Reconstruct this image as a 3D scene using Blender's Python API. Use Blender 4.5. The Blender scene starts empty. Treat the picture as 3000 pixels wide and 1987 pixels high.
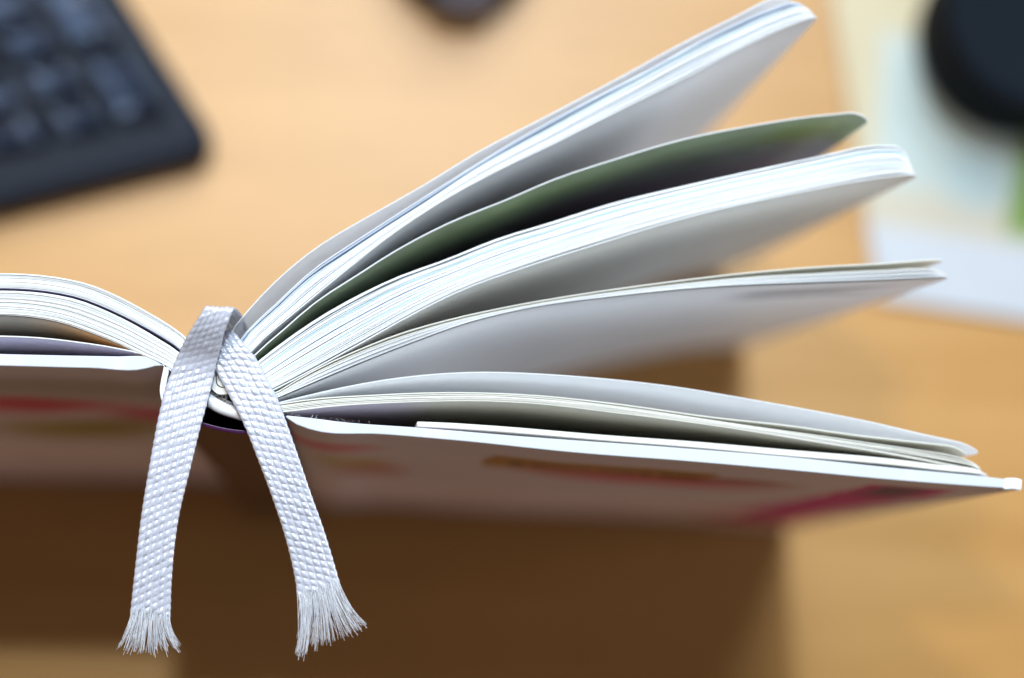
import bpy, bmesh, math, random
import numpy as np
from mathutils import Vector, Matrix

random.seed(7); rng = np.random.default_rng(7)
SC = bpy.context.scene
COL = SC.collection

# ------------------------------------------------------------------ camera
# metres; the book (210 mm tall) stands upright on the desk (z = 0), the camera looks almost straight down on it
H = 0.210
CAM_Z = 0.610
F = 6027.0                       # focal length in pixels of the 3000 px wide photograph
CX, CY = 1500.0, 993.5
NADIR = (963.0, 1774.0)          # where verticals converge

up_c = -Vector(((NADIR[0]-CX)/F, -(NADIR[1]-CY)/F, -1.0)).normalized()   # world up seen in camera axes
xw = (Vector((1, 0, 0)) - up_c*up_c.x).normalized()
yw = up_c.cross(xw)
ROT = Matrix((xw, yw, up_c))     # camera -> world
cam_d = bpy.data.cameras.new('camera')
cam = bpy.data.objects.new('camera', cam_d); COL.objects.link(cam)
cam.matrix_world = Matrix.Translation((0, 0, CAM_Z)) @ ROT.to_4x4()
cam_d.sensor_width = 36; cam_d.lens = 36*F/3000
cam_d.clip_start = 0.01; cam_d.clip_end = 50
SC.camera = cam

def pt(px, py, z):
    """world point at height z seen at photograph pixel (px, py)"""
    d = ROT @ Vector(((px-CX)/F, -(py-CY)/F, -1.0))
    t = (z-CAM_Z)/d.z
    return Vector((d.x*t, d.y*t, z))

def dpt(dx, dy, z):              # same, in pixels of the 2367 px wide view
    return pt(dx*1.2674, dy*1.2674, z)

def proj(v):
    c = ROT.transposed() @ (Vector(v)-Vector((0, 0, CAM_Z)))
    return (CX+F*c.x/-c.z, CY-F*c.y/-c.z)

fp = pt(640, 1180, H)
cam_d.dof.use_dof = True
cam_d.dof.focus_distance = -(ROT.transposed() @ (fp-Vector((0, 0, CAM_Z)))).z
cam_d.dof.aperture_fstop = 4.0
cam_d.dof.aperture_blades = 9

# ------------------------------------------------------------------ light
w = bpy.data.worlds.new('World'); SC.world = w; w.use_nodes = True
w.node_tree.nodes['Background'].inputs['Color'].default_value = (1.0, 0.78, 0.68, 1)
w.node_tree.nodes['Background'].inputs['Strength'].default_value = 0.115

def lamp(name, direction, dist, size, watts, color):
    d = bpy.data.lights.new(name, 'AREA'); d.shape = 'DISK'; d.size = size; d.energy = watts; d.color = color
    o = bpy.data.objects.new(name, d); COL.objects.link(o)
    v = Vector(direction).normalized()
    o.location = Vector((0, 0.05, 0.1)) + v*dist
    o.rotation_euler = v.to_track_quat('Z', 'Y').to_euler()
    return o
lamp('main_lamp', (0.045, 0.268, 1), 2.8, 0.08, 43, (0.77, 0.92, 1.0))
lamp('second_lamp', (-0.25, 0.305, 1), 1.15, 0.05, 4.8, (1.0, 0.90, 0.74))
lamp('back_window', (0.12, 0.78, 1), 2.2, 1.3, 60, (0.72, 0.86, 1.0))
lamp('side_fill', (1.0, -0.02, 0.11), 2.2, 0.8, 24, (0.84, 0.91, 1.0))  # unseen fill lamp, added to brighten the page faces from the right

SC.view_settings.view_transform = 'Standard'
SC.view_settings.look = 'None'
SC.view_settings.exposure = -0.02
SC.view_settings.gamma = 1.0
SC.cycles.max_bounces = 16; SC.cycles.diffuse_bounces = 12; SC.cycles.glossy_bounces = 4; SC.cycles.transmission_bounces = 12

# ------------------------------------------------------------------ materials
def mat(name, col, rough=0.5, spec=0.5, metal=0.0, coat=0.0, noise=None, bump=None):
    m = bpy.data.materials.new(name); m.use_nodes = True
    nt = m.node_tree; b = nt.nodes['Principled BSDF']
    b.inputs['Base Color'].default_value = (*col, 1); b.inputs['Roughness'].default_value = rough
    b.inputs['Specular IOR Level'].default_value = spec; b.inputs['Metallic'].default_value = metal
    b.inputs['Coat Weight'].default_value = coat
    tc = nt.nodes.new('ShaderNodeTexCoord')
    if noise:                                   # (scale, amount)
        n = nt.nodes.new('ShaderNodeTexNoise'); n.inputs['Scale'].default_value = noise[0]; n.inputs['Detail'].default_value = 4
        nt.links.new(tc.outputs['Object'], n.inputs['Vector'])
        mx = nt.nodes.new('ShaderNodeMix'); mx.data_type = 'RGBA'; mx.blend_type = 'MULTIPLY'
        mr = nt.nodes.new('ShaderNodeMapRange'); mr.inputs[3].default_value = 1-noise[1]; mr.inputs[4].default_value = 1+noise[1]*0.4
        nt.links.new(n.outputs['Fac'], mr.inputs[0])
        mx.inputs[0].default_value = 1; mx.inputs[6].default_value = (*col, 1)
        nt.links.new(mr.outputs[0], mx.inputs[7]); nt.links.new(mx.outputs[2], b.inputs['Base Color'])
    if bump:                                    # (scale, strength, distance)
        n = nt.nodes.new('ShaderNodeTexNoise'); n.inputs['Scale'].default_value = bump[0]; n.inputs['Detail'].default_value = 3
        nt.links.new(tc.outputs['Object'], n.inputs['Vector'])
        bp = nt.nodes.new('ShaderNodeBump'); bp.inputs['Strength'].default_value = bump[1]; bp.inputs['Distance'].default_value = bump[2]
        nt.links.new(n.outputs['Fac'], bp.inputs['Height']); nt.links.new(bp.outputs[0], b.inputs['Normal'])
    return m

def paper_mat(name, col, trans=0.12):
    m = mat(name, col, 0.55, 0.3, noise=(900, 0.05))
    nt = m.node_tree; b = nt.nodes['Principled BSDF']; out = nt.nodes['Material Output']
    t = nt.nodes.new('ShaderNodeBsdfTranslucent'); t.inputs['Color'].default_value = (*col, 1)
    mx = nt.nodes.new('ShaderNodeMixShader'); mx.inputs[0].default_value = trans
    nt.links.new(b.outputs[0], mx.inputs[1]); nt.links.new(t.outputs[0], mx.inputs[2]); nt.links.new(mx.outputs[0], out.inputs[0])
    return m

def print_mat(name, base, patches, rough=0.35, spec=0.5, wobble=0.0, wscale=8.0, grain=0.0):
    """flat print: soft or hard edged patches at UV positions. patch = (u, v, ru, rv, angle, colour, edge, kind, strength)"""
    m = bpy.data.materials.new(name); m.use_nodes = True
    nt = m.node_tree; b = nt.nodes['Principled BSDF']; L = nt.links
    b.inputs['Roughness'].default_value = rough; b.inputs['Specular IOR Level'].default_value = spec
    uv = nt.nodes.new('ShaderNodeUVMap')
    src = uv.outputs[0]
    nz = nt.nodes.new('ShaderNodeTexNoise'); nz.inputs['Scale'].default_value = wscale; nz.inputs['Detail'].default_value = 3
    L.new(src, nz.inputs['Vector'])
    if wobble:
        sb = nt.nodes.new('ShaderNodeVectorMath'); sb.operation = 'SUBTRACT'; sb.inputs[1].default_value = (.5, .5, .5)
        L.new(nz.outputs['Color'], sb.inputs[0])
        sc = nt.nodes.new('ShaderNodeVectorMath'); sc.operation = 'SCALE'; sc.inputs['Scale'].default_value = wobble
        L.new(sb.outputs[0], sc.inputs[0])
        ad = nt.nodes.new('ShaderNodeVectorMath'); ad.operation = 'ADD'; L.new(src, ad.inputs[0]); L.new(sc.outputs[0], ad.inputs[1])
        src = ad.outputs[0]
    rgb = nt.nodes.new('ShaderNodeRGB'); rgb.outputs[0].default_value = (*base, 1)
    cur = rgb.outputs[0]
    for (u, v, ru, rv, ang, col, edge, kind, stren) in patches:
        mp = nt.nodes.new('ShaderNodeMapping'); mp.vector_type = 'TEXTURE'
        mp.inputs['Location'].default_value = (u, v, 0); mp.inputs['Rotation'].default_value = (0, 0, ang)
        mp.inputs['Scale'].default_value = (ru, rv, 1)
        L.new(src, mp.inputs['Vector'])
        if kind == 'ellipse':
            ln = nt.nodes.new('ShaderNodeVectorMath'); ln.operation = 'LENGTH'
            fl = nt.nodes.new('ShaderNodeVectorMath'); fl.operation = 'MULTIPLY'; fl.inputs[1].default_value = (1, 1, 0)
            L.new(mp.outputs[0], fl.inputs[0]); L.new(fl.outputs[0], ln.inputs[0]); dist = ln.outputs['Value']
        else:
            ab = nt.nodes.new('ShaderNodeVectorMath'); ab.operation = 'ABSOLUTE'; L.new(mp.outputs[0], ab.inputs[0])
            sp = nt.nodes.new('ShaderNodeSeparateXYZ'); L.new(ab.outputs[0], sp.inputs[0])
            mxm = nt.nodes.new('ShaderNodeMath'); mxm.operation = 'MAXIMUM'; L.new(sp.outputs[0], mxm.inputs[0]); L.new(sp.outputs[1], mxm.inputs[1])
            dist = mxm.outputs[0]
        mr = nt.nodes.new('ShaderNodeMapRange'); mr.interpolation_type = 'SMOOTHSTEP'
        mr.inputs[1].default_value = 1-edge; mr.inputs[2].default_value = 1+edge
        mr.inputs[3].default_value = stren; mr.inputs[4].default_value = 0
        L.new(dist, mr.inputs[0])
        mx = nt.nodes.new('ShaderNodeMix'); mx.data_type = 'RGBA'
        L.new(mr.outputs[0], mx.inputs[0]); L.new(cur, mx.inputs[6]); mx.inputs[7].default_value = (*col, 1)
        cur = mx.outputs[2]
    if grain:
        mr = nt.nodes.new('ShaderNodeMapRange'); mr.inputs[3].default_value = 1-grain; mr.inputs[4].default_value = 1+grain
        L.new(nz.outputs['Fac'], mr.inputs[0])
        mx = nt.nodes.new('ShaderNodeMix'); mx.data_type = 'RGBA'; mx.blend_type = 'MULTIPLY'; mx.inputs[0].default_value = 1
        L.new(cur, mx.inputs[6]); L.new(mr.outputs[0], mx.inputs[7]); cur = mx.outputs[2]
    L.new(cur, b.inputs['Base Color'])
    return m

def wood_mat():
    m = bpy.data.materials.new('beech_veneer'); m.use_nodes = True
    nt = m.node_tree; b = nt.nodes['Principled BSDF']; L = nt.links
    tc = nt.nodes.new('ShaderNodeTexCoord'); mp = nt.nodes.new('ShaderNodeMapping')
    mp.inputs['Scale'].default_value = (3.0, 42.0, 1.0); mp.inputs['Rotation'].default_value = (0, 0, 0.03)
    L.new(tc.outputs['Object'], mp.inputs['Vector'])
    n = nt.nodes.new('ShaderNodeTexNoise'); n.inputs['Scale'].default_value = 1.6; n.inputs['Detail'].default_value = 6; n.inputs['Distortion'].default_value = 0.6
    L.new(mp.outputs[0], n.inputs['Vector'])
    cr = nt.nodes.new('ShaderNodeValToRGB')
    cr.color_ramp.elements[0].position = 0.25; cr.color_ramp.elements[0].color = (0.405, 0.198, 0.050, 1)
    cr.color_ramp.elements[1].position = 0.75; cr.color_ramp.elements[1].color = (0.505, 0.27, 0.087, 1)
    L.new(n.outputs['Fac'], cr.inputs[0])
    mp2 = nt.nodes.new('ShaderNodeMapping'); mp2.inputs['Scale'].default_value = (60, 900, 1); L.new(tc.outputs['Object'], mp2.inputs['Vector'])
    n2 = nt.nodes.new('ShaderNodeTexNoise'); n2.inputs['Scale'].default_value = 1; n2.inputs['Detail'].default_value = 2; L.new(mp2.outputs[0], n2.inputs['Vector'])
    mr = nt.nodes.new('ShaderNodeMapRange'); mr.inputs[1].default_value = 0.3; mr.inputs[2].default_value = 0.45; mr.inputs[3].default_value = 0.86; mr.inputs[4].default_value = 1
    L.new(n2.outputs['Fac'], mr.inputs[0])
    mx = nt.nodes.new('ShaderNodeMix'); mx.data_type = 'RGBA'; mx.blend_type = 'MULTIPLY'; mx.inputs[0].default_value = 1
    L.new(cr.outputs[0], mx.inputs[6]); L.new(mr.outputs[0], mx.inputs[7]); L.new(mx.outputs[2], b.inputs['Base Color'])
    b.inputs['Roughness'].default_value = 0.40; b.inputs['Specular IOR Level'].default_value = 0.42
    return m

M = {}
M['wood'] = wood_mat()
M['paper'] = paper_mat('white_paper', (0.85, 0.86, 0.875), 0.2)
for i_, k_ in enumerate((0.90, 0.955, 1.0, 1.02)): M['paper%d' % i_] = paper_mat('white_paper_stock', (0.90*k_, 0.91*k_, 0.925*k_), 0.2)
M['cream_paper'] = paper_mat('cream_paper', (0.85, 0.84, 0.79), 0.2)
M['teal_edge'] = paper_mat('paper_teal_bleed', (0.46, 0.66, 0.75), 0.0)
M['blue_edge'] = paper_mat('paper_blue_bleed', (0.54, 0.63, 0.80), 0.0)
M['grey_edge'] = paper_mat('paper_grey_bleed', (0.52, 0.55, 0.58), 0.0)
M['dark_edge'] = paper_mat('paper_dark_edge', (0.05, 0.04, 0.11), 0.0)  # near-black edge for the sheet beside the deep gap
M['ribbon'] = mat('satin_ribbon', (0.51, 0.525, 0.62), 0.26, 1.0, coat=1.0)
M['ribbon'].node_tree.nodes['Principled BSDF'].inputs['Coat Roughness'].default_value = 0.28
M['ribbon'].node_tree.nodes['Principled BSDF'].inputs['Coat IOR'].default_value = 1.9
M['ribbon'].node_tree.nodes['Principled BSDF'].inputs['Sheen Weight'].default_value = 0.2
M['ribbon'].node_tree.nodes['Principled BSDF'].inputs['Subsurface Weight'].default_value = 0.0
M['fibre'] = mat('ribbon_fibre', (0.66, 0.67, 0.72), 0.35, 0.7)
M['leaf'] = paper_mat('single_leaf', (0.92, 0.93, 0.95), 0.55)
M['cord'] = mat('headband_cord', (0.74, 0.74, 0.78), 0.4, 0.6)
M['lining'] = mat('spine_mull', (0.16, 0.14, 0.13), 0.9, 0.1, noise=(2500, 0.4))
M['spine'] = mat('spine_laminate', (0.060, 0.010, 0.055), 0.22, 0.6)
M['black'] = mat('black_plastic', (0.006, 0.009, 0.018), 0.5, 0.14, noise=(300, 0.1))
M['key'] = mat('key_plastic', (0.005, 0.008, 0.018), 0.27, 0.26)
M['key'].node_tree.nodes['Principled BSDF'].inputs['Specular Tint'].default_value = (0.60, 0.72, 1.0, 1)
M['legend'] = mat('key_legend', (0.55, 0.57, 0.60), 0.5, 0.4)
M['grey'] = mat('grey_plastic', (0.11, 0.125, 0.19), 0.4, 0.4)
M['cup'] = mat('black_glaze', (0.006, 0.009, 0.014), 0.65, 0.05)
M['cloth'] = mat('cord_shadow_cloth', (0.10, 0.09, 0.08), 0.9, 0.1)
M['board'] = mat('grey_board', (0.80, 0.82, 0.85), 0.5, 0.3)

# ------------------------------------------------------------------ object helpers
def link(name, me, m, parent=None):
    o = bpy.data.objects.new(name, me); COL.objects.link(o)
    if m is not None: me.materials.append(m)
    if parent: o.parent = parent
    return o

def thing(name, label, cat, loc=(0, 0, 0), group=None, rz=0):
    o = bpy.data.objects.new(name, None); COL.objects.link(o); o.empty_display_size = 0.02
    o.location = loc; o.rotation_euler = (0, 0, rz)
    o['label'] = label; o['category'] = cat
    if group: o['group'] = group
    return o

def mesh_from(name, V, Fc, smooth=True, angle=40):
    me = bpy.data.meshes.new(name); me.from_pydata([tuple(v) for v in V], [], Fc); me.update()
    if smooth:
        me.polygons.foreach_set('use_smooth', [True]*len(me.polygons))
        me.set_sharp_from_angle(angle=math.radians(angle))
    return me

def catmull(P, n, weights=None):
    """smooth resampling of control points (k x d) at n arc-length fractions"""
    P = np.asarray(P, float); k = len(P)
    d = np.r_[0, np.cumsum(np.linalg.norm(np.diff(P, axis=0), axis=1))]
    # monotone-ish cubic hermite on chord length
    T = np.zeros_like(P)
    T[1:-1] = ((P[2:]-P[1:-1])/(d[2:]-d[1:-1])[:, None]*(d[1:-1]-d[:-2])[:, None] + (P[1:-1]-P[:-2])/(d[1:-1]-d[:-2])[:, None]*(d[2:]-d[1:-1])[:, None])/(d[2:]-d[:-2])[:, None]
    T[0] = (P[1]-P[0])/(d[1]-d[0]); T[-1] = (P[-1]-P[-2])/(d[-1]-d[-2])
    fr = np.linspace(0, 1, n) if weights is None else np.asarray(weights)
    q = fr*d[-1]
    i = np.clip(np.searchsorted(d, q, 'right')-1, 0, k-2)
    h = d[i+1]-d[i]; t = ((q-d[i])/h)[:, None]; h = h[:, None]
    return (2*t**3-3*t**2+1)*P[i] + (t**3-2*t**2+t)*h*T[i] + (-2*t**3+3*t**2)*P[i+1] + (t**3-t**2)*h*T[i+1]

NS = 44
FR = np.r_[np.linspace(0, 0.965, NS-7), 1-0.035*np.linspace(1, 0, 8)[1:]**1.5]

def wcurve(px, z=H, fr=FR):
    """photograph pixels on the level z -> smooth world curve (n x 2)"""
    P = np.array([pt(x, y, z)[:2] for x, y in px])
    P = catmull(P, 400)
    d = np.r_[0, np.cumsum(np.linalg.norm(np.diff(P, axis=0), axis=1))]
    q = fr*d[-1]
    return np.c_[np.interp(q, d, P[:, 0]), np.interp(q, d, P[:, 1])]

def strip_mesh(name, A, B, ztop, zbot, off, rows=5, corner=0.0, tip_end=True):
    """standing sheet between the top curves A (one face) and B (other face); off(frac) = shift of the foot"""
    n = len(A); A = np.asarray(A); B = np.asarray(B)
    mid = (A+B)/2
    s = np.r_[0, np.cumsum(np.linalg.norm(np.diff(mid, axis=0), axis=1))]; Ltot = s[-1]
    dip = np.zeros(n)
    if corner > 0:
        a = np.clip(s-(Ltot-corner), 0, corner)
        dip = corner-np.sqrt(np.maximum(corner**2-a**2, 0))
    V = []; UV = []
    for i in range(n):
        zt = (ztop[i] if hasattr(ztop, '__len__') else ztop)-dip[i]; zb = zbot+dip[i]
        ox, oy = off(s[i]/Ltot)
        for j in range(rows):
            # first row just under the edge, then even
            f = j/(rows-1)
            z = zt+(zb-zt)*f
            k = 1-(z-zbot)/(H-zbot)
            V.append((A[i, 0]+ox*k, A[i, 1]+oy*k, z)); V.append((B[i, 0]+ox*k, B[i, 1]+oy*k, z))
            UV.append((s[i], z)); UV.append((s[i], z))
    idx = lambda i, j, k: (i*rows+j)*2+k
    Fc = []
    for i in range(n-1):
        for j in range(rows-1):
            Fc.append((idx(i, j, 0), idx(i, j+1, 0), idx(i+1, j+1, 0), idx(i+1, j, 0)))
            Fc.append((idx(i, j, 1), idx(i+1, j, 1), idx(i+1, j+1, 1), idx(i, j+1, 1)))
        Fc.append((idx(i, 0, 0), idx(i+1, 0, 0), idx(i+1, 0, 1), idx(i, 0, 1)))
        Fc.append((idx(i, rows-1, 0), idx(i, rows-1, 1), idx(i+1, rows-1, 1), idx(i+1, rows-1, 0)))
    for j in range(rows-1):
        Fc.append((idx(0, j, 0), idx(0, j, 1), idx(0, j+1, 1), idx(0, j+1, 0)))
        Fc.append((idx(n-1, j, 0), idx(n-1, j+1, 0), idx(n-1, j+1, 1), idx(n-1, j, 1)))
    me = mesh_from(name, V, Fc, True, 35)
    ul = me.uv_layers.new(name='UVMap')
    UV = np.array(UV)
    li = np.zeros(len(me.loops), int); me.loops.foreach_get('vertex_index', li)
    ul.data.foreach_set('uv', UV[li].ravel())
    return me

def offset_curve(C, t):
    d = np.gradient(C, axis=0); d /= np.linalg.norm(d, axis=1)[:, None]
    return C + np.c_[-d[:, 1], d[:, 0]]*t

def tube_mesh(name, pts, r, sides=8, caps=True, twist=None):
    V = []; Fc = []; n = len(pts); pts = [Vector(p) for p in pts]
    ref = Vector((0, 0, 1))
    for i, p in enumerate(pts):
        d = (pts[min(i+1, n-1)]-pts[max(i-1, 0)]).normalized()
        a = d.cross(ref)
        if a.length < 1e-3: a = d.cross(Vector((1, 0, 0)))
        a.normalize(); b = a.cross(d)
        for k in range(sides):
            th = 2*math.pi*k/sides
            rr = (r(i/(n-1)) if callable(r) else r)
            if twist: rr *= 1+twist[0]*abs(math.cos(twist[1]*i/(n-1)*math.pi+th*twist[2]/2))
            V.append(p+a*math.cos(th)*rr+b*math.sin(th)*rr)
    for i in range(n-1):
        for k in range(sides):
            k2 = (k+1) % sides
            Fc.append((i*sides+k, i*sides+k2, (i+1)*sides+k2, (i+1)*sides+k))
    if caps:
        Fc.append(tuple(range(sides))[::-1]); Fc.append(tuple((n-1)*sides+k for k in range(sides)))
    return mesh_from(name, V, Fc, True, 60)

# ------------------------------------------------------------------ the desk
def bevel_box(name, sx, sy, sz, r, seg=3, z0=0):
    bm = bmesh.new(); bmesh.ops.create_cube(bm, size=1)
    bmesh.ops.scale(bm, vec=(sx, sy, sz), verts=bm.verts); bmesh.ops.translate(bm, vec=(0, 0, z0+sz/2), verts=bm.verts)
    if r: bmesh.ops.bevel(bm, geom=bm.edges[:], offset=r, segments=seg, affect='EDGES', profile=0.5)
    me = bpy.data.meshes.new(name); bm.to_mesh(me); bm.free()
    me.polygons.foreach_set('use_smooth', [True]*len(me.polygons)); me.set_sharp_from_angle(angle=math.radians(40))
    return me
desk = link('desk_top', bevel_box('desk_top', 1.6, 0.9, 0.028, 0.003, 3, -0.028), M['wood'])
desk.location = (0.05, 0.12, 0); desk['kind'] = 'structure'

# ------------------------------------------------------------------ the book
book = thing('open_book', 'open hardcover book standing upright with its white pages fanned out', 'book', tuple(pt(640, 1180, H)[:2])+(0,))
BO = Vector(book.location)
def bpart(name, me, m):
    """part of the book: geometry given in world space"""
    me.transform(Matrix.Translation(-BO))
    return link(name, me, m, book)

mm = 0.001
SP = (4*mm, -6.5*mm)                     # foot shift at the spine
def foot(tx, ty):
    return lambda f: (SP[0]+(tx-SP[0])*min(1, f*1.15), SP[1]+(ty-SP[1])*min(1, f*1.15))

page_no = 0
def sheet(C, t, m, off, dz=0.0, corner=5*mm, label=None, rows=5):
    global page_no
    me = strip_mesh('page', offset_curve(C, t/2), offset_curve(C, -t/2), H+dz, 0.0003, off, rows, corner)
    o = bpart('page', me, m); page_no += 1
    if label: o['label'] = label
    return o

def pack(top, bot, n, off_t, off_b, tints={}, fill=0.94, jit=0.10, gaps={}, base='paper', corner=5*mm, zj=0.25):
    """a packet of n separate sheets between two traced edges"""
    T = wcurve(top); B = wcurve(bot)
    width = np.linalg.norm(T-B, axis=1)
    t = float(np.median(width))/n
    pos = np.arange(n)+0.5
    g = np.zeros(n+1)
    for k, v in gaps.items(): g[k:] += v          # extra gap before sheet k, in sheet widths
    tot = n+g[-1]
    pos = (pos+g[:n])/tot
    t = t*n/tot
    for k in range(n):
        f = pos[k]+rng.normal(0, jit)*0.35/n
        wv = 1+0.0*FR
        # gentle waviness: sheets press together in some places and part in others
        ph = rng.uniform(0, 6.28); fr = rng.uniform(1.0, 2.5)
        fw = f+(rng.uniform(0.05, 0.22)/n)*np.sin(FR*fr*6.28+ph)
        fw = np.clip(fw, 0, 1)[:, None]
        C = T*(1-fw)+B*fw
        o0, o1 = off_t, off_b
        ff = float(pos[k])
        off = lambda s, a=off_t, b=off_b, q=ff: (a(s)[0]*(1-q)+b(s)[0]*q, a(s)[1]*(1-q)+b(s)[1]*q)
        C = C+(B-T)*((rng.normal(0, 0.09)/n)*np.sin(FR*rng.uniform(5, 11)*6.28+rng.uniform(0, 6.28)))[:, None]*np.clip(FR*4, 0, 1)[:, None]
        tip = rng.normal(0, 0.42)/n*np.clip((FR-0.80)/0.2, 0, 1)[:, None]**1.5
        C = C+(B-T)*tip
        mk = tints.get(k, base)
        if mk == 'paper': mk = 'paper%d' % rng.integers(0, 4)
        sheet(C, t*fill*rng.uniform(0.90, 1.0), M[mk], off, rng.uniform(-zj, zj)*mm, corner)

# --- traced top edges (pixels of the photograph) ---
leaf1 = [(690, 1128), (668, 1040), (683, 965), (721, 917), (815, 818), (945, 714), (975, 695), (1102, 622), (1236, 546), (1400, 446), (1603, 340), (1805, 233), (2008, 122), (2160, 46), (2262, -6), (2345, -34)]
loose1 = [(690, 1130), (672, 1050), (703, 997), (815, 884), (918, 790), (1044, 705), (1121, 655), (1236, 582), (1366, 500), (1500, 418), (1700, 308), (1900, 205), (2100, 96), (2240, 33), (2330, 6), (2375, 16)]
p1_top = [(691, 1132), (680, 1060), (711, 1000), (815, 898), (891, 826), (1010, 745), (1121, 672), (1250, 590), (1400, 490), (1603, 376), (1805, 264), (2008, 152), (2160, 82), (2270, 34), (2350, 15), (2390, 26)]
p1_bot = [(694, 1140), (702, 1080), (742, 1024), (815, 957), (891, 895), (1006, 800), (1159, 680), (1274, 603), (1450, 505), (1603, 431), (1805, 329), (2008, 228), (2160, 147), (2287, 86), (2363, 56), (2409, 40)]
pB = [(696, 1145), (706, 1095), (742, 1045), (815, 980), (930, 882), (1044, 808), (1159, 735), (1312, 655), (1500, 579), (1603, 534), (1805, 466), (2008, 407), (2211, 367), (2414, 338), (2515, 333), (2558, 346)]
p2_top = [(698, 1150), (715, 1098), (757, 1058), (815, 1012), (930, 932), (1044, 867), (1159, 812), (1312, 757), (1451, 701), (1603, 654), (1805, 592), (2008, 543), (2211, 498), (2414, 454), (2560, 424), (2630, 427), (2680, 472)]
p2_bot = [(702, 1172), (745, 1166), (798, 1145), (896, 1096), (1001, 1040), (1102, 984), (1197, 930), (1350, 853), (1555, 778), (1732, 722), (1957, 654), (2169, 601), (2338, 566), (2507, 533), (2633, 515), (2703, 509)]
l3 = [(704, 1176), (750, 1172), (805, 1152), (891, 1101), (1044, 1028), (1178, 976), (1312, 938), (1500, 897), (1673, 867), (1910, 833), (2205, 798), (2383, 783), (2600, 771), (2700, 763), (2779, 759)]
p3_top = [(705, 1177), (752, 1175), (806, 1157), (892, 1107), (1046, 1034), (1180, 983), (1312, 945), (1500, 904), (1673, 874), (1910, 842), (2205, 811), (2422, 798), (2600, 790), (2718, 786), (2788, 800)]
p3_bot = [(706, 1180), (752, 1186), (809, 1166), (930, 1115), (1100, 1044), (1200, 1005), (1377, 942), (1555, 900), (1791, 868), (2087, 840), (2383, 827), (2600, 819), (2726, 812), (2793, 808)]
leaf4 = [(707, 1184), (760, 1194), (817, 1180), (931, 1152), (1100, 1118), (1200, 1104), (1318, 1094), (1437, 1091), (1555, 1095), (1732, 1107), (1969, 1133), (2205, 1172), (2383, 1204), (2523, 1231), (2746, 1282), (2801, 1293), (2884, 1325)]
leaf5 = [(708, 1186), (762, 1197), (820, 1184), (935, 1168), (1100, 1158), (1200, 1153), (1377, 1151), (1555, 1158), (1791, 1182), (2087, 1223), (2300, 1246), (2523, 1277), (2700, 1297), (2790, 1308), (2850, 1331)]
p4_top = [(709, 1188), (764, 1199), (823, 1188), (940, 1172), (1100, 1162), (1200, 1157), (1377, 1155), (1555, 1162), (1791, 1187), (2087, 1231), (2300, 1262), (2523, 1293), (2700, 1318), (2815, 1338), (2888, 1371)]
p4_bot = [(712, 1196), (775, 1210), (830, 1208), (950, 1194), (1100, 1183), (1200, 1179), (1377, 1175), (1555, 1182), (1791, 1209), (2087, 1247), (2383, 1294), (2523, 1317), (2700, 1350), (2800, 1372), (2896, 1382)]

oA = foot(0, 8*mm); oB = foot(0, 8*mm); oC1 = foot(0, 12*mm); oC2 = foot(0, 14*mm); oD = foot(0, 12*mm); oE = foot(0, 3*mm); oF = foot(0, 1*mm)

sheet(wcurve(leaf1), 0.20*mm, M['leaf'], oA)
L1 = wcurve(loose1); P1T = wcurve(p1_top)
for k, f in enumerate((0.02, 0.45)):
    sheet(L1*(1-f)+P1T*f, 0.17*mm, M['paper'] if k != 1 else M['blue_edge'], oA, -0.2*mm)
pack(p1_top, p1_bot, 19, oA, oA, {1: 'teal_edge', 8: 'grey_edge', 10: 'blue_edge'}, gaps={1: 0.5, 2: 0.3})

green = print_mat('green_photo_print', (0.27, 0.335, 0.22), [
    (0.045, 0.165, 0.05, 0.030, 0.05, (0.20, 0.245, 0.20), 0.6, 'ellipse', 0.8),
    (0.075, 0.150, 0.09, 0.026, 0.10, (0.34, 0.25, 0.38), 0.6, 'rect', 0.85),
    (0.065, 0.192, 0.022, 0.012, 0.1, (0.35, 0.46, 0.23), 0.8, 'ellipse', 0.8),
    (0.135, 0.192, 0.010, 0.012, 0.2, (0.208, 0.288, 0.080), 0.7, 'ellipse', 0.9),
    (0.115, 0.172, 0.020, 0.010, 0.1, (0.304, 0.384, 0.320), 0.8, 'ellipse', 0.7),
    (0.020, 0.120, 0.05, 0.060, 0.0, (0.18, 0.20, 0.21), 0.5, 'rect', 0.8)], 0.4, 0.3, 0.012, 60, 0.35)
Bc = wcurve(pB)
sheet(Bc, 0.21*mm, M['paper'], oB)
gm = strip_mesh('printed_photo', offset_curve(Bc, -0.135*mm), offset_curve(Bc, -0.125*mm), H-0.25*mm, 0.0006, oB, 5, 5*mm)
gp = bpart('printed_photo', gm, green)
gpage = [o for o in book.children if o.name.startswith('page')][-1]
gp.parent = gpage
gpage['label'] = 'single page with a dark green photograph printed on its lower side'

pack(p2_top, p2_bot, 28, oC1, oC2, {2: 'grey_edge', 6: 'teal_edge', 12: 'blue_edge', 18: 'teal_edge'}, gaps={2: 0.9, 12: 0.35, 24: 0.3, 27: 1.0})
sheet(wcurve(l3), 0.18*mm, M['cream_paper'], oD, 0)
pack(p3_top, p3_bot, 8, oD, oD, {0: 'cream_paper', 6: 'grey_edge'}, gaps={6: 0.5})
sheet(wcurve(leaf4), 0.21*mm, M['leaf'], oE)
sheet(wcurve(leaf5), 0.19*mm, M['cream_paper'], oE)
pack(p4_top, p4_bot, 6, oE, oF, {}, fill=0.80, gaps={1: 0.4, 3: 0.3}, base='cream_paper')

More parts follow.
